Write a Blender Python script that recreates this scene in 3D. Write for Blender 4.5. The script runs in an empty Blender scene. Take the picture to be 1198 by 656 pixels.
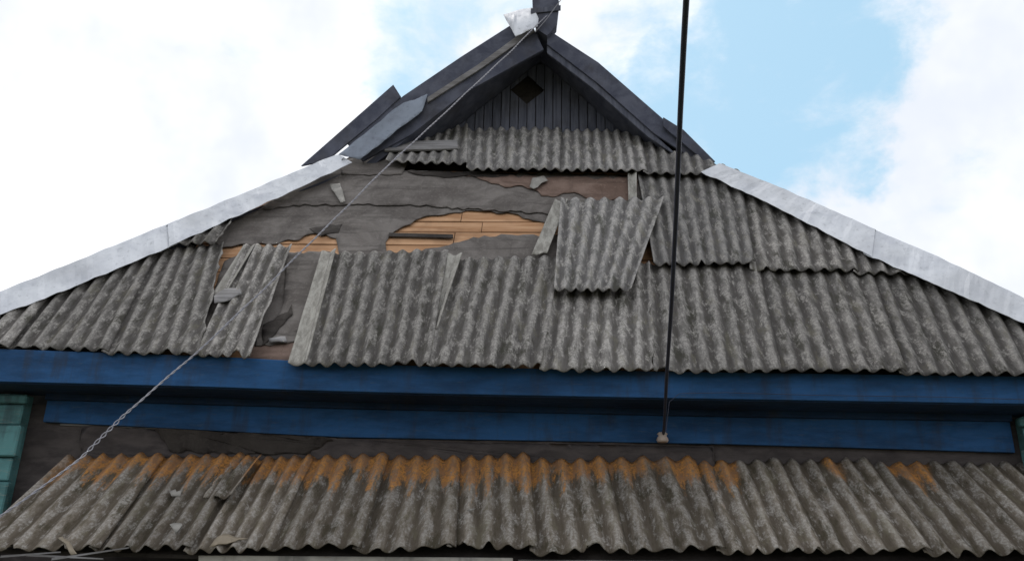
import bpy, bmesh, math, random
from mathutils import Vector, Matrix, noise
random.seed(7)
S=bpy.context.scene
# ---------------------------------------------------------------- camera
W,H=1198.0,656.0
F=997.0
PITCH,YAW,ROLL=20.0,2.5,1.3
CAM=Vector((0,0,1.75))
R=Matrix.Rotation(math.radians(YAW),3,'Z')@Matrix.Rotation(math.radians(90+PITCH),3,'X')@Matrix.Rotation(math.radians(ROLL),3,'Z')
cd=bpy.data.cameras.new("camera"); cam=bpy.data.objects.new("camera",cd)
S.collection.objects.link(cam); cam.location=CAM; cam.rotation_euler=R.to_euler()
cd.sensor_width=36; cd.lens=36*F/W; cd.clip_end=3000; cd.clip_start=.05
S.camera=cam
def ray(u,v): return (R@Vector(((u-W/2)/F,-(v-H/2)/F,-1)))
class Pl:
    def __init__(s,p,n): s.p=Vector(p); s.n=Vector(n).normalized()
    def at(s,u,v,off=0):          # survey point -> point on this real plane
        d=ray(u,v); q=s.p+s.n*off
        return CAM+d*((q-CAM).dot(s.n)/d.dot(s.n))
def proj(p):
    q=R.transposed()@(Vector(p)-CAM); return (round(W/2+F*q.x/-q.z),round(H/2-F*q.y/-q.z))
# ---------------------------------------------------------------- planes
a=math.radians(52)
HP=Pl((0,7.4,3.58),(0,-math.sin(a),math.cos(a)))          # hip slope
WY=8.0
def vpl(y): return Pl((0,y,0),(0,-1,0))
WALL=vpl(WY)
Yg=HP.at(617,158).y; GW=vpl(Yg)
Yr=HP.at(617,192).y; RK=vpl(Yr)
b=math.radians(38)
QP=Pl(WALL.at(600,542),(0,-math.sin(b),math.cos(b)))       # porch slope
# ---------------------------------------------------------------- materials
def newmat(name,rough=.85,metal=0):
    m=bpy.data.materials.new(name); m.use_nodes=True
    nt=m.node_tree; bs=nt.nodes['Principled BSDF']
    bs.inputs['Roughness'].default_value=rough; bs.inputs['Metallic'].default_value=metal
    return m,nt,bs
class G:
    def __init__(s,nt): s.nt=nt
    def n(s,t,**k):
        x=s.nt.nodes.new(t)
        for a_,b_ in k.items(): setattr(x,a_,b_)
        return x
    def l(s,a_,b_): s.nt.links.new(a_,b_)
    def put(s,sock,v):
        if isinstance(v,(int,float)): sock.default_value=v
        elif isinstance(v,tuple): sock.default_value=v if len(v)==len(sock.default_value) else v+(1,)
        else: s.l(v,sock)
    def math(s,op,a_,b_=0.0,c=0.0,clamp=False):
        x=s.n('ShaderNodeMath',operation=op,use_clamp=clamp); s.put(x.inputs[0],a_); s.put(x.inputs[1],b_)
        s.put(x.inputs[2],c); return x.outputs[0]
    def mix(s,f,a_,b_,mode='MIX'):
        x=s.n('ShaderNodeMix',data_type='RGBA',blend_type=mode); s.put(x.inputs[0],f); s.put(x.inputs[6],a_); s.put(x.inputs[7],b_); return x.outputs[2]
    def noise(s,vec,scale,detail=5,rough=.6,dist=0,out=0):
        x=s.n('ShaderNodeTexNoise'); s.put(x.inputs['Vector'],vec); x.inputs['Scale'].default_value=scale
        x.inputs['Detail'].default_value=detail; x.inputs['Roughness'].default_value=rough; x.inputs['Distortion'].default_value=dist
        return x.outputs[out]
    def ramp(s,v,lo,hi,a_=0.0,b_=1.0):
        x=s.n('ShaderNodeMapRange',interpolation_type='SMOOTHSTEP'); s.put(x.inputs[0],v); s.put(x.inputs[1],lo); s.put(x.inputs[2],hi); s.put(x.inputs[3],a_); s.put(x.inputs[4],b_); return x.outputs[0]
    def map(s,vec,sc=(1,1,1),loc=(0,0,0),rot=(0,0,0)):
        x=s.n('ShaderNodeMapping'); s.put(x.inputs[0],vec); x.inputs['Scale'].default_value=sc; s.put(x.inputs['Location'],loc); x.inputs['Rotation'].default_value=rot; return x.outputs[0]
    def bump(s,h,st,dist,bs):
        x=s.n('ShaderNodeBump'); x.inputs['Strength'].default_value=st; x.inputs['Distance'].default_value=dist; s.l(h,x.inputs['Height']); s.l(x.outputs[0],bs.inputs['Normal'])

def asbestos(name,dark,mid,light,lich=.5,rust=False):
    m,nt,bs=newmat(name,1.0); g=G(nt); bs.inputs['Specular IOR Level'].default_value=.12
    uv=g.n('ShaderNodeUVMap').outputs[0]; ob=g.n('ShaderNodeTexCoord').outputs['Object']
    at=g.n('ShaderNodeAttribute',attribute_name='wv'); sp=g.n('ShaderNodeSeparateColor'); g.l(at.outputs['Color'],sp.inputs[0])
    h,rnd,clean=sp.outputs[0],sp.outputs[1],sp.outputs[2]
    big=g.noise(ob,1.1,3,.6); fine=g.noise(ob,36,3,.75)
    off=g.n('ShaderNodeCombineXYZ'); g.l(g.math('MULTIPLY',rnd,37.0),off.inputs[0]); g.l(g.math('MULTIPLY',rnd,11.0),off.inputs[1])
    uvo=g.map(uv,(1,1,1),off.outputs[0])
    streak=g.noise(g.map(uvo,(19,1.1,1)),1,4,.7)
    med=g.noise(g.map(uvo,(15,4.2,1)),1,5,.75)
    base=g.mix(g.ramp(streak,.35,.65),dark,mid)
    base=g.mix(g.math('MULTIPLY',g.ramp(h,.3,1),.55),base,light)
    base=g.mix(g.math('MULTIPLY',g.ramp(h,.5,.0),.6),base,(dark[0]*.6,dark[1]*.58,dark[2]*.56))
    base=g.mix(g.ramp(big,.42,.64,.0,.45),base,dark)
    gr=g.noise(g.map(uvo,(6,1.7,1)),1,5,.74)
    base=g.mix(g.ramp(gr,.52,.64,0,.75),base,(dark[0]*.5,dark[1]*.52,dark[2]*.42))
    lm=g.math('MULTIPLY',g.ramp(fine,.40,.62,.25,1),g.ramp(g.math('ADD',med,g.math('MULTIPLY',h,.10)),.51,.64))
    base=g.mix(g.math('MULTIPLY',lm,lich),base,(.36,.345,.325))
    dk=g.ramp(g.math('ADD',med,g.math('MULTIPLY',fine,.3)),.60,.48,0,.5)
    base=g.mix(dk,base,(dark[0]*.62,dark[1]*.62,dark[2]*.5))
    base=g.mix(g.ramp(gr,.46,.36,0,.3),base,(.14,.13,.085))
    val=g.math('ADD',g.math('MULTIPLY',rnd,.48),.80)
    hs=g.n('ShaderNodeHueSaturation'); g.l(val,hs.inputs['Value']); g.l(base,hs.inputs['Color']); base=hs.outputs[0]
    base=g.mix(clean,base,g.mix(g.ramp(med,.38,.62),(.38,.37,.34),(.23,.22,.20)))
    if rust:
        s2=g.n('ShaderNodeSeparateXYZ'); g.l(uv,s2.inputs[0])
        u_,v_=s2.outputs[0],s2.outputs[1]      # uv y = distance below the wall joint (m)
        ns=g.noise(g.map(uv,(7,1.3,1)),1,5,.75)
        lowf=g.noise(g.map(uv,(1.1,.2,1)),1,3,.5)
        xf=g.ramp(u_,-.5,2.0,1.0,.0)
        patch=g.ramp(lowf,.50,.58,0,.95)
        amt=g.math('MAXIMUM',xf,patch)
        lim=g.math('ADD',g.math('MULTIPLY',ns,2.3),g.math('ADD',g.math('MULTIPLY',h,.16),-.84))
        lim=g.math('MULTIPLY',lim,g.math('ADD',g.math('MULTIPLY',amt,.75),.25))
        band=g.ramp(g.math('SUBTRACT',lim,v_),-.14,.12)
        left=g.ramp(u_,-4.7,-4.1,0.0,1.0)
        mm=g.math('MULTIPLY',g.math('MULTIPLY',band,g.ramp(amt,0,.6)),g.math('MULTIPLY',left,g.ramp(g.math('ADD',fine,g.math('MULTIPLY',med,.5)),.55,.85,.25,.95)))
        base=g.mix(mm,base,g.mix(g.ramp(med,.40,.60),(.50,.225,.055),(.24,.125,.06)))
    g.l(base,bs.inputs['Base Color'])
    g.bump(g.math('ADD',fine,streak),.5,.012,bs)
    return m
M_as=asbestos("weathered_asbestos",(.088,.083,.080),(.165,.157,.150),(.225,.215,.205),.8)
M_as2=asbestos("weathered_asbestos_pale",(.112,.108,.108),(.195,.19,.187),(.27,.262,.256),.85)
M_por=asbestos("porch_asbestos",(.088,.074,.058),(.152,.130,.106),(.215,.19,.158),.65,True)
def wood(name,c1,c2,axis=(1.2,14,14),rough=.9,dirt=(.05,.045,.04),dm=.4):
    m,nt,bs=newmat(name,rough); g=G(nt); ob=g.n('ShaderNodeTexCoord').outputs['Object']
    bs.inputs['Specular IOR Level'].default_value=.25
    st=g.noise(g.map(ob,axis),1.5,5,.65,.4); bg=g.noise(ob,2.2,4,.6)
    c=g.mix(g.ramp(st,.3,.7),c1,c2); c=g.mix(g.ramp(bg,.48,.7,0,dm),c,dirt)
    g.l(c,bs.inputs['Base Color']); g.bump(st,.5,.01,bs); return m
M_wood=wood("bare_pine_boards",(.34,.18,.09),(.52,.32,.19),axis=(.8,9,9),dm=.5,dirt=(.20,.11,.06))
M_old=wood("grey_old_wood_hazed",(.062,.068,.092),(.13,.138,.175),(9,9,.8))  # old wood with bluish veiling haze mixed into its colour
M_dark=wood("dark_roof_edge_hazed",(.058,.064,.092),(.108,.116,.152),(3,3,3))  # dark edge colour raised and blued to carry painted haze
M_plank=wood("grey_plank",(.15,.145,.145),(.26,.255,.26))
M_brown=wood("brown_wall",(.045,.039,.040),(.090,.078,.076),(2,2,6))
def paint(name,c,worn,amt=.5,rough=.5):
    m,nt,bs=newmat(name,rough); g=G(nt); ob=g.n('ShaderNodeTexCoord').outputs['Object']
    bs.inputs['Specular IOR Level'].default_value=.3
    bg=g.noise(g.map(ob,(.8,1,3)),1.6,5,.65); fn=g.noise(g.map(ob,(2,8,14)),3,5,.7)
    c0=g.mix(g.ramp(bg,.35,.7),c,tuple(x*.5 for x in c)); c0=g.mix(g.math('MULTIPLY',g.ramp(fn,.54,.70),amt),c0,worn)
    c0=g.mix(g.ramp(g.noise(g.map(ob,(3,1,.6)),2,5,.6),.50,.68,0,.5),c0,(.03,.035,.045))
    g.l(c0,bs.inputs['Base Color']); g.l(g.ramp(fn,.3,.7,rough-.05,rough+.25),bs.inputs['Roughness']); g.bump(fn,.35,.006,bs); return m
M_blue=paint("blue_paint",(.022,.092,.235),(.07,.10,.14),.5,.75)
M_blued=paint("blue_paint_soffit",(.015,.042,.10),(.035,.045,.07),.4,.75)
M_teal=paint("teal_paint",(.10,.25,.26),(.25,.27,.24),.6,.7)
M_white=paint("whitewashed_boards",(.55,.53,.49),(.25,.22,.19),.8,.7)
def felt(name,c1,c2):
    m,nt,bs=newmat(name,.9); g=G(nt); ob=g.n('ShaderNodeTexCoord').outputs['Object']
    bs.inputs['Specular IOR Level'].default_value=.2
    bg=g.noise(ob,1.9,5,.65,.5); fn=g.noise(ob,26,4,.7); st=g.noise(g.map(ob,(.9,7,7)),1,5,.65,.5); dr=g.noise(g.map(ob,(9,1.2,1.2)),1,4,.6)
    c=g.mix(g.ramp(bg,.35,.65),c1,c2); c=g.mix(g.ramp(st,.5,.66,0,.5),c,tuple(x*.5 for x in c1)); c=g.mix(g.ramp(dr,.55,.7,0,.35),c,tuple(x*.6 for x in c1)); c=g.mix(g.ramp(fn,.52,.72,0,.4),c,tuple(min(1,x*1.4) for x in c2))
    g.l(c,bs.inputs['Base Color']); g.bump(g.math('ADD',fn,bg),.5,.012,bs); return m
M_felt=felt("torn_roofing_felt",(.100,.089,.083),(.175,.16,.15))
M_felt2=felt("brown_roofing_felt",(.115,.076,.060),(.19,.135,.112))
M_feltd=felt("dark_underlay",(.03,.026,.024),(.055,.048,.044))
def metal(name,c,c2,rough=.5,mt=.25):
    m,nt,bs=newmat(name,rough,mt); g=G(nt); ob=g.n('ShaderNodeTexCoord').outputs['Object']
    bg=g.noise(ob,3.5,5,.6,.3); fn=g.noise(ob,18,5,.7); ln=g.noise(ob,1.2,3,.6)
    col=g.mix(g.ramp(bg,.4,.75),c,c2); col=g.mix(g.ramp(fn,.54,.72,0,.5),col,tuple(x*.45 for x in c)); col=g.mix(g.ramp(ln,.48,.68,0,.45),col,tuple(x*.55 for x in c))
    g.l(col,bs.inputs['Base Color']); g.l(g.ramp(fn,.3,.7,rough-.1,rough+.12),bs.inputs['Roughness']); g.bump(bg,.5,.02,bs); return m
M_met=metal("galvanized_flashing",(.64,.665,.71),(.49,.515,.57),.6,.15)
M_met2=metal("aged_flashing",(.22,.255,.315),(.16,.18,.225),.8,.0)
def plain(name,c,rough=.6,sc=20):
    m,nt,bs=newmat(name,rough); g=G(nt); ob=g.n('ShaderNodeTexCoord').outputs['Object']
    f=g.noise(ob,sc,4,.6); g.l(g.mix(f,tuple(x*.6 for x in c),tuple(min(1,x*1.3) for x in c)),bs.inputs['Base Color']); g.bump(f,.3,.01,bs); return m
M_cable=plain("black_cable_rubber",(.026,.030,.055)); M_wire=plain("aluminium_wire",(.30,.30,.34)); M_ins=plain("porcelain",(.45,.37,.32))
M_shard=plain("pale_shard",(.25,.24,.22)); M_leaf=plain("dry_leaf",(.24,.20,.145))
M_ground,nt,bs=newmat("yard_ground",.95); g=G(nt); ob=g.n('ShaderNodeTexCoord').outputs['Object']
c=g.mix(g.ramp(g.noise(ob,.35,8,.6),.42,.58),(.05,.075,.022),(.15,.115,.075)); c=g.mix(g.ramp(g.noise(ob,30,5,.7),.4,.7,0,.5),c,(.06,.07,.03))
g.l(c,bs.inputs['Base Color']); g.bump(g.noise(ob,20,6,.7),.8,.05,bs)
# ---------------------------------------------------------------- helpers
def empty(name):
    e=bpy.data.objects.new(name,None); S.collection.objects.link(e); return e
HOUSE=empty("wooden_house"); PORCH=empty("porch")
def link(name,me,mat,parent=None,smooth=False):
    o=bpy.data.objects.new(name,me); S.collection.objects.link(o)
    if mat: me.materials.append(mat)
    if parent: o.parent=parent
    if smooth:
        for p in me.polygons: p.use_smooth=True
    return o
def prism(name,pts,vec,mat,parent=HOUSE,bev=.004):
    bm=bmesh.new(); vec=Vector(vec)
    A=[bm.verts.new(p) for p in pts]; B=[bm.verts.new(Vector(p)+vec) for p in pts]; n=len(pts)
    bm.faces.new(A); bm.faces.new(B[::-1])
    for i in range(n): bm.faces.new((A[(i+1)%n],A[i],B[i],B[(i+1)%n]))
    bmesh.ops.recalc_face_normals(bm,faces=bm.faces)
    me=bpy.data.meshes.new(name); bm.to_mesh(me); bm.free()
    o=link(name,me,mat,parent)
    if bev:
        md=o.modifiers.new("bev",'BEVEL'); md.width=bev; md.segments=1; md.limit_method='ANGLE'; md.angle_limit=.6
    return o
def ppx(name,pl,px,off,vec,mat,parent=HOUSE,bev=.004):
    return prism(name,[pl.at(u,v,off) for u,v in px],vec,mat,parent,bev)
def rag(px,amp,step=6,closed=True):
    out=[]; n=len(px)
    for i in range(n if closed else n-1):
        p,q=Vector(px[i]),Vector(px[(i+1)%n]); d=q-p; k=max(1,int(d.length/step)); pr=Vector((-d.y,d.x)).normalized() if d.length else Vector((0,0))
        for j in range(k):
            t=j/k; w=p+d*t
            if j or amp>0: w=w+pr*random.uniform(-amp,amp)
            out.append((w.x,w.y))
    if not closed: out.append(tuple(px[-1]))
    return out
def patch(name,pl,px,off,mat,rg=1.4,amp=.012,thick=.005,parent=HOUSE,freq=2.5,cell=.09,step=6):
    pts=[pl.at(u,v,off) for u,v in rag(px,rg,step)]
    bm=bmesh.new(); bm.faces.new([bm.verts.new(p) for p in pts]); bmesh.ops.triangulate(bm,faces=bm.faces)
    ux=Vector((1,0,0)); vx=pl.n.cross(ux)
    for ax in (ux,vx):
        vals=[v.co.dot(ax) for v in bm.verts]; x=min(vals)+cell
        while x<max(vals):
            bmesh.ops.bisect_plane(bm,geom=bm.verts[:]+bm.edges[:]+bm.faces[:],plane_co=ax*x,plane_no=ax,dist=1e-5); x+=cell
    bmesh.ops.recalc_face_normals(bm,faces=bm.faces)
    for v in bm.verts: v.co+=pl.n*(amp*(noise.noise(v.co*freq)+.5*noise.noise(v.co*freq*3.1)))
    me=bpy.data.meshes.new(name); bm.to_mesh(me); bm.free()
    o=link(name,me,mat,parent,True); md=o.modifiers.new("s",'SOLIDIFY'); md.thickness=thick; md.offset=0
    return o
def sheet(name,pl,c,mat,parent=HOUSE,ob=.07,ot=.025,clips=(),waves=None,clean=0,ragR=0,ragL=0,over=.4,amp=.022,chip=.008,tilt=.032,dR=None,vref=None):
    BL,BR,TR,TL=[pl.at(u,v) for u,v in c]
    wid=((BR-BL).length+(TR-TL).length)/2; L=((TL-BL).length+(TR-BR).length)/2
    if waves is None: waves=max(1,round(wid/.15))
    smax=1+over/waves; ns=int(waves*10*smax); ntt=max(6,int(L/.06)); rnd=random.random(); sd=random.random()*50
    bm=bmesh.new(); uvl=bm.loops.layers.uv.new("UVMap"); cl=bm.loops.layers.float_color.new("wv"); data={}; grid=[]
    slope=abs(pl.n.cross(Vector((1,0,0))).z)
    def lerpl(lst,t):
        for (t0,d0),(t1,d1) in zip(lst,lst[1:]):
            if t<=t1: return d0+(d1-d0)*(t-t0)/(t1-t0)
        return lst[-1][1]
    for j in range(ntt+1):
        row=[]; t0=j/ntt
        for i in range(ns+1):
            s=smax*i/ns; t=t0
            e=chip/L*noise.noise(Vector((s*waves*2.3,sd,0)))*2.5
            if j==0: t+=-e+max(0,noise.noise(Vector((s*waves*.9,sd+9,0)))-.36)*.18
            if j==ntt: t+=e
            ss=s
            if ragR: ss=s-(s**4)*ragR*abs(noise.noise(Vector((t*7,sd,3))))
            if ragL: ss=s+((1-min(s,1))**4)*ragL*abs(noise.noise(Vector((t*7,sd,7))))
            if dR: ss-= (max(0,s)**3)*lerpl(dR,t)
            P=(BL+(BR-BL)*ss)*(1-t)+(TL+(TR-TL)*ss)*t
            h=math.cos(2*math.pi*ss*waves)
            hh=ob*(1-t)+ot*t+amp*h*(1+.25*noise.noise(P*1.3))+tilt*ss+.012*noise.noise(P*1.7)
            v=bm.verts.new(P+pl.n*hh); row.append(v)
            vv=(vref-P.z)/slope if vref else L*t
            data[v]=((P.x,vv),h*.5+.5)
        grid.append(row)
    for j in range(ntt):
        for i in range(ns):
            f=bm.faces.new((grid[j][i],grid[j][i+1],grid[j+1][i+1],grid[j+1][i])); f.smooth=True
            for lp in f.loops:
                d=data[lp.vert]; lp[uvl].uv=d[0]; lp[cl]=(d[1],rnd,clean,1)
    for co,no in clips:
        bmesh.ops.bisect_plane(bm,geom=bm.verts[:]+bm.edges[:]+bm.faces[:],plane_co=co,plane_no=no,clear_outer=True)
    if not bm.faces: bm.free(); return
    me=bpy.data.meshes.new(name); bm.to_mesh(me); bm.free()
    o=link(name,me,mat,parent); md=o.modifiers.new("s",'SOLIDIFY'); md.thickness=.008; md.offset=-1
    return o
# ---------------------------------------------------------------- hip clip planes
LA,LB=(0,358),(400,186); RA,RB=(825,196),(1198,366)
def ext(p,q,x): return (x,p[1]+(q[1]-p[1])*(x-p[0])/(q[0]-p[0]))
def clipplane(p,q,sign):
    P,Q=HP.at(*p),HP.at(*q); no=(Q-P).cross(HP.n).normalized()
    if no.x*sign<0: no=-no
    return (P,no)
CL=clipplane(LA,LB,-1); CR=clipplane(RA,RB,1)
Cl2=Vector(HP.at(*ext(LA,LB,-125))); Cr2=Vector(HP.at(*ext(RA,RB,1372)))
# ---------------------------------------------------------------- hip roof deck
ppx("roof_underlay",HP,[ext(LA,LB,-115),ext(RA,RB,1360),(833,200),(775,148),(470,148),(398,190)],-.10,HP.n*-.03,M_feltd,bev=0)
vx=HP.n.cross(Vector((1,0,0))); vx=vx if vx.z>0 else -vx
def hipboards():
    base=HP.at(500,424); top=HP.at(500,200); L=(top-base).length; v=0
    while v<L:
        w=random.uniform(.24,.33)
        p=base+vx*v; q=base+vx*(v+w-.022)
        joint=random.uniform(-1.5,0)
        for xl,xr in ((-4.0,joint-.004),(joint+.004,1.45)):
            off=HP.n*random.uniform(-.056,-.044); sk=random.uniform(-.02,.02)
            poly=[Vector((xl,p.y,p.z))+off,Vector((xr,p.y,p.z))+off+vx*sk,Vector((xr,q.y,q.z))+off+vx*sk,Vector((xl,q.y,q.z))+off]
            bm=bmesh.new(); f=bm.faces.new([bm.verts.new(x) for x in poly]); r=bmesh.ops.extrude_face_region(bm,geom=[f])
            for e in r['geom']:
                if isinstance(e,bmesh.types.BMVert): e.co-=HP.n*.022
            for cp in (CL,CR): bmesh.ops.bisect_plane(bm,geom=bm.verts[:]+bm.edges[:]+bm.faces[:],plane_co=cp[0],plane_no=cp[1],clear_outer=True)
            if bm.faces:
                bmesh.ops.recalc_face_normals(bm,faces=bm.faces)
                me=bpy.data.meshes.new("deck_board"); bm.to_mesh(me); link("deck_board",me,M_wood,HOUSE)
            bm.free()
        v+=w
hipboards()
# torn felt
patch("felt_lower_band",HP,[(262,262),(330,232),(640,238),(655,262),(642,263),(600,250),(545,247),(500,252),(474,266),(455,277),(450,284),(452,302),(396,302),(393,279),(372,272),(350,281),(300,286),(258,290),(240,275)],-.030,M_felt,1.8,.016)
patch("felt_upper_band",HP,[(300,246),(400,190),(470,192),(470,199),(760,205),(745,246),(640,250),(560,245),(480,240),(400,238),(350,240)],-.012,M_felt,1.5,.016)
patch("felt_brown_tear",HP,[(545,205),(748,209),(740,236),(715,232),(700,238),(672,226),(640,231),(618,218),(590,220),(575,213)],.004,M_felt2,2.2,.014)
patch("felt_brown_tear",HP,[(470,200),(600,203),(588,207),(540,206),(520,209)],.003,M_feltd,1.2,.006)
patch("felt_hole_dark",HP,[(478,304),(498,292),(525,286),(560,277),(600,274),(655,276),(650,312),(478,310)],-.026,M_felt,1.6,.012)
patch("felt_hole_dark",HP,[(336,296),(386,294),(348,398),(322,404),(298,404),(304,384),(326,368),(334,340)],-.024,M_felt,1.8,.016)
patch("felt_hole_dark",HP,[(292,402),(352,400),(347,422),(284,420)],-.034,M_felt2,1.2,.008)
patch("felt_hole_dark",HP,[(262,305),(300,290),(345,296),(330,380),(250,420),(226,414)],-.04,M_felt,1,.01)
patch("felt_hole_dark",HP,[(400,191),(478,150),(500,150),(470,205),(400,204)],.0,M_felt,1,.01)
patch("felt_hole_dark",HP,[(362,268),(378,264),(400,262),(396,272),(376,276)],-.02,M_feltd,1,.004)  # dark patch painted in for a small shadowed hole in the felt
patch("felt_hole_dark",HP,[(308,380),(336,364),(340,356),(343,368),(326,382),(318,396),(306,404)],-.012,M_feltd,1.5,.004)
ppx("board_gap_shadow",HP,[(455,273),(530,275),(530,279),(455,277)],-.02,HP.n*.01,M_feltd,bev=0)  # dark strip painting the shadow in the gap between deck boards
# ---------------------------------------------------------------- hip sheets
Ls=dict(clips=(CL,))
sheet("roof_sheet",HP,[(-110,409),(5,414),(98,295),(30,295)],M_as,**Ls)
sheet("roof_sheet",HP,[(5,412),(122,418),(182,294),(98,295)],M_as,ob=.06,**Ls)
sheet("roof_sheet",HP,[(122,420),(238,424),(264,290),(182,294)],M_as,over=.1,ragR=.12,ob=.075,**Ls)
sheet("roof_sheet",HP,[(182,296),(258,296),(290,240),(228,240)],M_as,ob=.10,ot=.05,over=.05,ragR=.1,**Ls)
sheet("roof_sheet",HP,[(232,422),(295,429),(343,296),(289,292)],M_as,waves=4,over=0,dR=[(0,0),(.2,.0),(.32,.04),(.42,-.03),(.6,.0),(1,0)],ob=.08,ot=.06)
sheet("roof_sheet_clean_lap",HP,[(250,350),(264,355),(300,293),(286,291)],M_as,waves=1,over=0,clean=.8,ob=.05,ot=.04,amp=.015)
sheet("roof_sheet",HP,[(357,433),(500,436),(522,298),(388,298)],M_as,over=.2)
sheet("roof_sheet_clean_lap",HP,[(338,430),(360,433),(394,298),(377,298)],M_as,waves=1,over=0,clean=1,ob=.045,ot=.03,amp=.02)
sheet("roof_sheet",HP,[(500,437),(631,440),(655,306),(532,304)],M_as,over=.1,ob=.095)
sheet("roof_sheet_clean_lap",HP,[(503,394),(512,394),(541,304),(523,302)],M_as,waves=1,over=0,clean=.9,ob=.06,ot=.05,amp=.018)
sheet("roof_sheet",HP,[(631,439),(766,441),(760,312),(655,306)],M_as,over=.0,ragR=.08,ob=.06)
sheet("roof_sheet_slipped",HP,[(648,354),(737,358),(776,243),(656,241)],M_as2,waves=7,over=0,ob=.16,ot=.10,amp=.026)
sheet("roof_sheet_clean_lap",HP,[(622,303),(640,305),(664,240),(649,238)],M_as,waves=1,over=0,clean=1,ob=.05,ot=.05,amp=.014)
sheet("roof_sheet_clean_lap",HP,[(735,243),(744,243),(744,206),(734,206)],M_as,waves=1,over=0,clean=1,ob=.05,ot=.05,amp=.02)
Rs=dict(clips=(CR,))
xb=[764,906,1050,1195,1340,1440]; xt=[757,880,1010,1135,1260,1380]
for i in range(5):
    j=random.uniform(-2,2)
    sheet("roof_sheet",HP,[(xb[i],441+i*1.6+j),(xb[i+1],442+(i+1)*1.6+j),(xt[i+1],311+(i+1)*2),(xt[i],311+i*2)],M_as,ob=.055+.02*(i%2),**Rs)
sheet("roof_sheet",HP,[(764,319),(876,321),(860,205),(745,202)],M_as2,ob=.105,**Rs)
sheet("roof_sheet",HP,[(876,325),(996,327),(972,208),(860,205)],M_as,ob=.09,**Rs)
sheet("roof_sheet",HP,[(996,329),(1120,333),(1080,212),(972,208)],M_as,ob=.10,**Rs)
sheet("roof_sheet",HP,[(452,197),(545,202),(546,150),(474,150)],M_as2,ob=.10,ot=.06,over=.2)
sheet("roof_sheet",HP,[(546,205),(650,208),(652,156),(548,153)],M_as2,ob=.09,ot=.05)
sheet("roof_sheet",HP,[(650,207),(752,210),(745,159),(652,156)],M_as2,ob=.10,ot=.05)
sheet("roof_sheet",HP,[(752,212),(862,217),(846,168),(748,162)],M_as2,ob=.12,ot=.06,**Rs)
ppx("nailed_plank",HP,[(449,168),(535,166),(536,176),(450,178)],.12,HP.n*.03,M_plank)
def flake(name,pl,px,off,mat,curl=.05,parent=HOUSE):
    o=patch(name,pl,px,off,mat,.6,.0,.006,parent,cell=.05,step=5)
    me=o.data; c=sum((v.co for v in me.vertices),Vector())/len(me.vertices)
    for v in me.vertices: v.co+=pl.n*(curl*(1-min(1,(v.co-c).length/.12)) + .02*noise.noise(v.co*9))
flake("roof_shard",HP,[(386,216),(398,215),(404,236),(399,237),(390,226)],.03,M_shard)
flake("roof_shard",HP,[(623,208),(636,206),(641,211),(634,216),(624,222),(620,219)],.03,M_shard)
flake("roof_shard",HP,[(250,346),(262,338),(280,336),(283,344),(268,352),(251,355)],.10,M_plank,.02)
flake("roof_shard",HP,[(314,396),(334,394),(336,400),(316,401)],.01,M_plank,.02)
# ---------------------------------------------------------------- hip flashings
def flash(name,low,up,side,mat,o1=.10,o2=.17,wing=.22,n=60):
    def samp(pl,t):
        L=[0]
        for p,q in zip(pl,pl[1:]): L.append(L[-1]+(Vector(q)-Vector(p)).length)
        d=t*L[-1]
        for i in range(len(pl)-1):
            if d<=L[i+1]+1e-6:
                f=(d-L[i])/(L[i+1]-L[i]); return Vector(pl[i]).lerp(Vector(pl[i+1]),f)
        return Vector(pl[-1])
    bm=bmesh.new(); rows=[]
    for i in range(n+1):
        t=i/n; a_=samp(low,t); b_=samp(up,t)
        a_=a_+Vector((0,2.2*noise.noise(Vector((t*14,side,0)))))
        b_=b_+Vector((0,1.4*noise.noise(Vector((t*11,side,5)))))
        P0=HP.at(a_.x,a_.y,o1+.012*noise.noise(Vector((t*20,1,side)))); P1=HP.at(b_.x,b_.y,o2)
        m1=P0.lerp(P1,.5)+HP.n*(.024*noise.noise(Vector((t*17,3,side))))
        P2=P1+Vector((side*wing*.6,.05,-wing*.75))
        rows.append([bm.verts.new(x) for x in (P0,m1,P1,P2)])
    for r0,r1 in zip(rows,rows[1:]):
        for k in range(3): bm.faces.new((r0[k],r1[k],r1[k+1],r0[k+1]))
    bmesh.ops.recalc_face_normals(bm,faces=bm.faces)
    me=bpy.data.meshes.new(name); bm.to_mesh(me); bm.free(); o=link(name,me,mat,HOUSE)
    md=o.modifiers.new("s",'SOLIDIFY'); md.thickness=.004
flash("hip_flashing",[(-125,425),(0,370)],[(-130,392),(0,341)],-1,M_met,.10,.16,n=20)
flash("hip_flashing",[(-6,370),(60,346),(210,284)],[(-6,343),(60,317),(208,257)],-1,M_met,.12,.18,n=30)
flash("hip_flashing",[(198,288),(270,256),(345,222),(412,190)],[(196,262),(280,228),(395,180),(402,184)],-1,M_met,.14,.20,n=34)
flash("hip_flashing",[(820,201),(900,238),(1020,300)],[(842,191),(920,222),(1024,268)],1,M_met,.16,.22,n=34)
flash("hip_flashing",[(1010,296),(1100,335),(1210,383)],[(1010,263),(1100,301),(1210,354)],1,M_met,.15,.205,n=34)
flash("hip_flashing",[(1200,380),(1380,462)],[(1200,350),(1385,428)],1,M_met,.14,.19,n=20)
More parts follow.
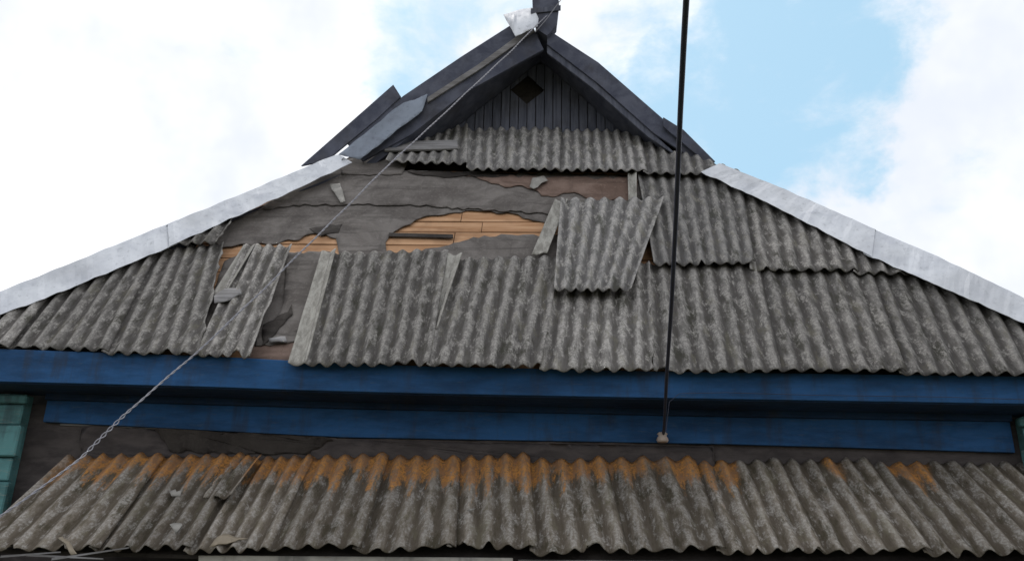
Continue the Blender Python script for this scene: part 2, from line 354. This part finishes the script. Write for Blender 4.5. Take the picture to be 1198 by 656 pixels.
# ---------------------------------------------------------------- side roof slabs, gable
AP=RK.at(633,30)
DEP=18.0
def side_roof(name,C,sgn):
    k=(AP.z-C.z)/abs(C.x-AP.x)
    z=HP.p.z+(Yr-HP.p.y)*math.tan(a)
    x=AP.x+sgn*(AP.z-z)/k
    E=Vector((x,Yr,z))
    n=Vector((sgn*k,0,1)).normalized()
    pts=[AP,E,C,Vector((C.x,DEP,C.z)),Vector((AP.x,DEP,AP.z))]
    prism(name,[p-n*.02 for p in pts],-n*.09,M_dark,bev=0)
    return E,k
EL,kL=side_roof("side_roof_slope",Cl2,-1)
ER,kR=side_roof("side_roof_slope",Cr2,1)
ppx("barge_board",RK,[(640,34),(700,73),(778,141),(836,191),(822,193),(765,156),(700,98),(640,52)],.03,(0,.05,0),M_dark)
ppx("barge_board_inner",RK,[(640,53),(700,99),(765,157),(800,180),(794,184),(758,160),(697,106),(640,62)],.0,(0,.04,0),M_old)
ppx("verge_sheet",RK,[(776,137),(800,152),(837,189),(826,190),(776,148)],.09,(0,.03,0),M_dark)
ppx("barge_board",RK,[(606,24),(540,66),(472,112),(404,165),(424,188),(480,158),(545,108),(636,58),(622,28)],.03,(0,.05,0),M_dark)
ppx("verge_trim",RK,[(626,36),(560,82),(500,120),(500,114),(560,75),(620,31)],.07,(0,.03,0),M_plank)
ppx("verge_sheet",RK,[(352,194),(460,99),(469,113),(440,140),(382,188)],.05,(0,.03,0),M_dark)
patch("verge_flashing",Pl(RK.at(450,150,.10),(-.15,-1,.25)),[(396,181),(440,146),(484,108),(500,110),(494,130),(455,160),(421,187)],.0,M_met2,.5,.012,.004)
patch("ridge_cap",Pl(RK.at(610,28,.14),(-.2,-1,.3)),[(589,18),(606,12),(624,9),(630,22),(629,31),(603,43)],0,M_met,.3,.006,.004,freq=1.2)
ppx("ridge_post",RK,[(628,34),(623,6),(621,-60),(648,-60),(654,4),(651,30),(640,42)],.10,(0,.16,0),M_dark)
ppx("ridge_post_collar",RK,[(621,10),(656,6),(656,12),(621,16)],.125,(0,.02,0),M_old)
# gable wall with diamond vent
dc=GW.at(617,105); dw=(GW.at(637,105).x-GW.at(597,105).x)/2; dh=(GW.at(617,88).z-GW.at(617,122).z)/2
zb=GW.at(617,175).z; bw=dw*.5
def roofz(x): return AP.z-(kR if x>AP.x else kL)*abs(x-AP.x)-.16
for i in range(-22,24):
    x0=dc.x+i*bw+.005; x1=dc.x+(i+1)*bw-.005
    z0,z1=roofz(x0),roofz(x1)
    if min(z0,z1)<zb+.02: continue
    hh=lambda x: max(0,dh*(1-abs(x-dc.x)/dw))
    y=Yg+random.uniform(-.012,.012); d=(0,.022,0)
    def P(x,z): return Vector((x,y,z))
    zb_=zb-random.uniform(0,.03)
    if i in(-2,-1,0,1):
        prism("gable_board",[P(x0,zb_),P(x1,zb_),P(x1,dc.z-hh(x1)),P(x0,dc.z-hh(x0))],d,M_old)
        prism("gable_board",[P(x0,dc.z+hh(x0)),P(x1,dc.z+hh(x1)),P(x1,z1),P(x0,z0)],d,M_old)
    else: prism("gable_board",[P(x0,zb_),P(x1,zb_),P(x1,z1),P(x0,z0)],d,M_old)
prism("attic_dark_sheet",[Vector((dc.x-2.2,Yg+.12,dc.z-.9)),Vector((dc.x+2.3,Yg+.12,dc.z-.9)),Vector((dc.x+.1,Yg+.12,dc.z+1.1))],(0,.02,0),M_feltd,bev=0)  # dark sheet standing in for the unlit attic behind the vent
# ---------------------------------------------------------------- eave: fascia, soffit, frieze, walls
FY=7.46; FP=vpl(FY)
ftop=[(-110,402),(0,408),(240,416),(350,422),(500,428),(765,434),(1198,440),(1350,443)]
fbot=[(-110,443),(0,446),(240,452),(350,456),(500,460),(765,465),(1198,472),(1350,475)]
ppx("eave_fascia",FP,ftop+fbot[::-1],0,(0,.03,0),M_blue)
sb=[FP.at(u,v) for u,v in fbot]
bm=bmesh.new(); fr=[bm.verts.new((p.x,FY+.031,p.z+.01)) for p in sb]; bk=[bm.verts.new((p.x,WY-.002,p.z+.01)) for p in sb]
for i in range(len(sb)-1): bm.faces.new((fr[i],fr[i+1],bk[i+1],bk[i]))
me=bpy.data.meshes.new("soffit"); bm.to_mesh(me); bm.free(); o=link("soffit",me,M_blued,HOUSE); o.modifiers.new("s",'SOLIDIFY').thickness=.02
wz=[(p.x,p.z+.005) for p in sb]
def zat(x):
    for (x0,z0),(x1,z1) in zip(wz,wz[1:]):
        if x<=x1: return z0+(z1-z0)*(x-x0)/(x1-x0)
    return wz[-1][1]
FZ=vpl(WY-.06)
fb=[(50,493),(400,511),(850,519),(1188,529)]
lo=[FZ.at(u,v) for u,v in fb]
up=[Vector((p.x,p.y,zat(p.x)-.012)) for p in lo]
prism("frieze_board",lo+up[::-1],(0,.05,0),M_blue)
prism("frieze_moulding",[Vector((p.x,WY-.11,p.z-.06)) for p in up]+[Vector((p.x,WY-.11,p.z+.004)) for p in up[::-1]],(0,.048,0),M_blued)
xL=lo[0].x-.5; xR=lo[-1].x+.5
def box(name,x0,x1,y0,y1,z0,z1,mat,parent=HOUSE,bev=.004):
    return prism(name,[(x0,y0,z0),(x1,y0,z0),(x1,y0,z1),(x0,y0,z1)],(0,y1-y0,0),mat,parent,bev)
box("front_wall",xL,xR,WY,WY+.2,0,3.35,M_brown,bev=0)
box("side_wall",xL,xL+.2,WY+.21,DEP-.5,0,3.4,M_brown,bev=0)
box("side_wall",xR-.2,xR,WY+.21,DEP-.5,0,3.4,M_brown,bev=0)
box("rear_wall",xL+.21,xR-.21,DEP-.7,DEP-.5,0,3.4,M_brown,bev=0)
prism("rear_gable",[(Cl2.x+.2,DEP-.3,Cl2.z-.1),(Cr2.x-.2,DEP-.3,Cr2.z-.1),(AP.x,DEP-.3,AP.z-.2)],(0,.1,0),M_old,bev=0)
patch("wall_felt_strip",vpl(WY-.03),[(95,498),(180,503),(300,508),(400,514),(700,519),(835,521),(835,548),(95,548)],0,M_brown,2,.02,.004)
patch("wall_felt_strip",vpl(WY-.045),[(180,497),(240,506),(330,508),(390,514),(360,530),(280,531),(200,527)],0,M_feltd,2.5,.02,.004)
ppx("wall_batten",vpl(WY-.02),[(70,492),(240,500),(240,504),(70,497)],0,(0,.015,0),M_plank)
def pil(px0,px1,zt):
    P0=vpl(WY-.14).at(*px0); P1=vpl(WY-.14).at(*px1); x0,x1=sorted((P0.x,P1.x))
    box("corner_post",x0,x1,WY-.14,WY-.004,0,zt,M_teal)
    z=zt-.02
    for hgt,e in ((.09,.06),(.20,.03),(.30,.075),(.22,.04),(.5,.07)):
        box("corner_post_block",x0-e,x1+e-.01,WY-.145-e,WY-.143,z-hgt+.012,z,M_teal,bev=.012); z-=hgt
pil((-35,500),(22,500),zat(-4.6)-.03)
pil((1200,510),(1250,510),zat(4.8)-.03)
# ---------------------------------------------------------------- porch
tops=[80,186,282,362,447,531,612,700,803,905,1008,1112,1216,1310]
bots=[-38,106,217,310,413,523,620,725,838,955,1080,1210,1340,1450]
vr=WALL.at(600,542).z
for i in range(len(tops)-1):
    sk=random.uniform(-2,2); f=lambda x:537+.010*x+sk*.6; h=lambda x:648+.006*x+sk*.7
    sheet("porch_roof_sheet",QP,[(bots[i],h(bots[i])),(bots[i+1],h(bots[i+1])),(tops[i+1],f(tops[i+1])),(tops[i],f(tops[i]))],M_por,PORCH,ob=.05+.014*(i%2),ot=.04+.014*(i%2),vref=vr,chip=.014,amp=.024,tilt=.034,
      waves=[5,5,5,4,4,4,4,4,5,5,5,5,5][i])
pt=QP.at(600,541); pb=QP.at(600,650)
pxl=QP.at(84,540).x
prism("porch_deck",[Vector((pxl,pb.y+.05,pb.z-.03)),Vector((6.2,pb.y+.05,pb.z-.09)),Vector((6.2,pt.y-.01,pt.z-.09)),Vector((pxl,pt.y-.01,pt.z-.03))],(0,0,-.03),M_feltd,PORCH,bev=0)
bp=vpl(pb.y+.03)
ppx("porch_eave_board",bp,[(232,649),(600,652),(600,672),(232,669)],0,(0,.02,0),M_white,PORCH)
ppx("porch_eave_board",bp,[(606,654),(1300,660),(1300,676),(606,672)],0,(0,.02,0),M_plank,PORCH)
for i in range(25):
    x=pxl+.2+i*.38
    box("porch_wall_board",x,x+.372,pb.y+.22,pb.y+.25,0,1.75,M_white if i%7 else M_blue,PORCH)
for x in (pxl+.1,-1.6,.6,2.9,5.6): box("porch_post",x,x+.1,pb.y+.10,pb.y+.2,0,1.8,M_white,PORCH)
sheet("porch_broken_sheet",QP,[(238,598),(272,600),(308,548),(276,546)],M_por,PORCH,ob=.12,ot=.10,waves=2,over=0,ragR=.3,ragL=.2,vref=vr)
for px,mt in (([(198,575),(205,573),(207,578),(214,576),(211,582),(201,581)],M_shard),([(245,640),(262,624),(272,629),(290,629),(270,636)],M_leaf),([(68,628),(73,626),(90,647),(83,648)],M_leaf),([(546,598),(556,596),(552,600)],M_shard),([(199,616),(210,613),(214,617),(206,625)],M_shard)):
    flake("porch_scrap",QP,px,.09,mt,.03,PORCH)
for p,q in (((0,652),(70,646)),((60,655),(150,641)),((30,650),(120,654))):
    A_,B_=QP.at(*p,.12),QP.at(*q,.11); d=Vector((0,0,.016)); prism("stick",[A_,B_,B_+d*.6,A_+d],(0,.013,0),M_plank,PORCH,bev=0)
# ---------------------------------------------------------------- cables
def curve(name,pts,r,mat,parent=None,res=2,radii=None):
    cu=bpy.data.curves.new(name,'CURVE'); cu.dimensions='3D'; cu.bevel_depth=r; cu.bevel_resolution=res
    sp=cu.splines.new('POLY'); sp.points.add(len(pts)-1)
    for i,p in enumerate(pts): sp.points[i].co=(*p,1); sp.points[i].radius=radii[i] if radii else 1
    cu.materials.append(mat); o=bpy.data.objects.new(name,cu); S.collection.objects.link(o); o.parent=parent; return o
def dep(u,v,d): return CAM+ray(u,v)*d
CB=empty("power_cable")
key=[vpl(WY-.16).at(776,508)]
d0=-(R.transposed()@(key[0]-CAM)).z
kp=[(777,500),(780,440),(786,350),(791,250),(796,130),(800,50),(804,-20)]
for u,v in kp:
    t=(508-v)/528; inv=(1/d0)*(1-t)+(1/3.6)*t; key.append(dep(u,v,1/inv))
dirn=(key[-1]-key[-2]).normalized()
key+= [key[-1]+dirn*1.5+Vector((0,0,.02)),key[-1]+dirn*5+Vector((0,0,.4)),key[-1]+dirn*12+Vector((0,0,1.6))]
curve("cable",key,.014,M_cable,CB)
P=vpl(WY-.15).at(775,512)
me=bpy.data.meshes.new("insulator"); bm=bmesh.new()
prof=[(.0,.055),(.035,.05),(.05,.035),(.035,.02),(.05,.0),(.055,-.02),(.045,-.04),(.0,-.045)]
N=16; rings=[[bm.verts.new((P.x+r*math.cos(2*math.pi*k/N),P.y+r*math.sin(2*math.pi*k/N),P.z+z)) for k in range(N)] for r,z in prof[1:-1]]
for r0,r1 in zip(rings,rings[1:]):
    for k in range(N): bm.faces.new((r0[k],r0[(k+1)%N],r1[(k+1)%N],r1[k]))
bm.faces.new(rings[0]); bm.faces.new(rings[-1]); bmesh.ops.recalc_face_normals(bm,faces=bm.faces); bm.to_mesh(me); bm.free(); link("insulator",me,M_ins,CB,True)
curve("bracket",[P+Vector((0,.02,0)),P+Vector((0,.14,.0))],.01,M_cable,CB)
LW=[(779,505),(783,470),(795,460),(850,459),(950,462),(1100,464),(1300,470)]
curve("thin_lead",[vpl(FY-.04).at(u,v) for u,v in LW],.0028,M_cable,CB)
TW=empty("twisted_wire")
wp=[(640,18),(600,58),(455,193),(300,346),(222,420),(148,482),(96,535),(40,575),(-80,660)]
A0=RK.at(640,18,.12); dA=-(R.transposed()@(A0-CAM)).z; pts=[A0]
for u,v in wp[1:]:
    t=(640-u)/720; inv=(1/dA)*(1-t)+(1/5.2)*t; pts.append(dep(u,v,1/inv))
def resample(pts,n):
    L=[0]
    for p,q in zip(pts,pts[1:]): L.append(L[-1]+(q-p).length)
    out=[]; j=0
    for i in range(n+1):
        d=L[-1]*i/n
        while j<len(L)-2 and d>L[j+1]: j+=1
        out.append(pts[j].lerp(pts[j+1],(d-L[j])/(L[j+1]-L[j])))
    return out,L[-1]
rs,Lt=resample(pts,700)
for _ in range(12): rs=[rs[0]]+[(rs[i-1]+rs[i]+rs[i+1])/3 for i in range(1,700)]+[rs[-1]]
for ph in (0,math.pi):
    o=[]
    for i,p in enumerate(rs):
        d=(rs[min(i+1,700)]-rs[max(i-1,0)]).normalized(); s1=d.cross(Vector((0,0,1))).normalized(); s2=d.cross(s1)
        x=proj(p)[0]; rr=.0045+.006*max(0,min(1,(155-x)/15,(x-90)/15))
        an=2*math.pi*(Lt*i/700)/.13+ph
        o.append(p+s1*math.cos(an)*rr+s2*math.sin(an)*rr+Vector((0,0,.014*noise.noise(p*2))))
    curve("strand",o,.0045,M_wire,TW,1)
curve("wire_over_roof",[RK.at(626,38,.15),RK.at(640,22,.2),RK.at(662,-8,.3),RK.at(690,-60,.6)],.006,M_wire,TW)
# ---------------------------------------------------------------- ground
me=bpy.data.meshes.new("ground"); bm=bmesh.new(); bmesh.ops.create_grid(bm,x_segments=2,y_segments=2,size=1200); bm.to_mesh(me); bm.free(); link("ground",me,M_ground)
# ---------------------------------------------------------------- world
Wd=bpy.data.worlds.new("World"); S.world=Wd; Wd.use_nodes=True; nt=Wd.node_tree; g=G(nt); bg=nt.nodes['Background']
SE,SR=58,-25
sky=g.n('ShaderNodeTexSky'); sky.sky_type='NISHITA'; sky.sun_disc=False; sky.sun_elevation=math.radians(SE); sky.sun_rotation=math.radians(SR); sky.dust_density=2.0
dirv=g.n('ShaderNodeTexCoord').outputs['Generated']
wn=g.n('ShaderNodeVectorMath',operation='SUBTRACT'); g.l(g.noise(dirv,5,6,.62,out=1),wn.inputs[0]); wn.inputs[1].default_value=(.5,.5,.5)
ws=g.n('ShaderNodeVectorMath',operation='SCALE'); g.l(wn.outputs[0],ws.inputs[0]); ws.inputs['Scale'].default_value=.26
wd=g.n('ShaderNodeVectorMath',operation='ADD'); g.l(dirv,wd.inputs[0]); g.l(ws.outputs[0],wd.inputs[1])
wnm=g.n('ShaderNodeVectorMath',operation='NORMALIZE'); g.l(wd.outputs[0],wnm.inputs[0])
mask=None
for (u,v,r,st) in ((925,70,5.5,1),(880,150,5,1),(970,150,3.5,.9),(760,20,3.2,.5),(800,110,4.5,.85),(500,60,4.2,.75),(590,5,3,.7)):
    c=ray(u,v).normalized(); vm=g.n('ShaderNodeVectorMath',operation='DOT_PRODUCT'); g.l(wnm.outputs[0],vm.inputs[0]); vm.inputs[1].default_value=c
    x=g.ramp(vm.outputs['Value'],math.cos(math.radians(r*1.7)),math.cos(math.radians(r*.3)),0,st)
    mask=x if mask is None else g.math('MAXIMUM',mask,x)
nz=g.noise(g.map(dirv,(1,1,1.8)),8,8,.62,.2)
tot=g.math('ADD',mask,g.math('MULTIPLY',g.math('SUBTRACT',nz,.5),1.9))
blue=g.ramp(tot,.15,1.0)
cl=g.mix(g.ramp(g.noise(dirv,3.2,5,.6),.35,.65),(6.9,7.3,8.0),(9.4,9.4,9.5))
skyc=g.mix(.75,sky.outputs[0],(4.0,6.5,8.2))
g.l(g.mix(blue,cl,skyc),bg.inputs[0]); bg.inputs[1].default_value=.125
sd=bpy.data.lights.new("sun",'SUN'); sd.energy=1.3; sd.angle=math.radians(14); sd.color=(1,.95,.88); so=bpy.data.objects.new("sun",sd); S.collection.objects.link(so)
az=math.radians(SR); dv=Vector((math.sin(az)*math.cos(math.radians(SE)),math.cos(az)*math.cos(math.radians(SE)),math.sin(math.radians(SE))))
so.rotation_euler=dv.to_track_quat('Z','Y').to_euler()
S.view_settings.view_transform='Standard'; S.view_settings.look='None'; S.view_settings.exposure=0
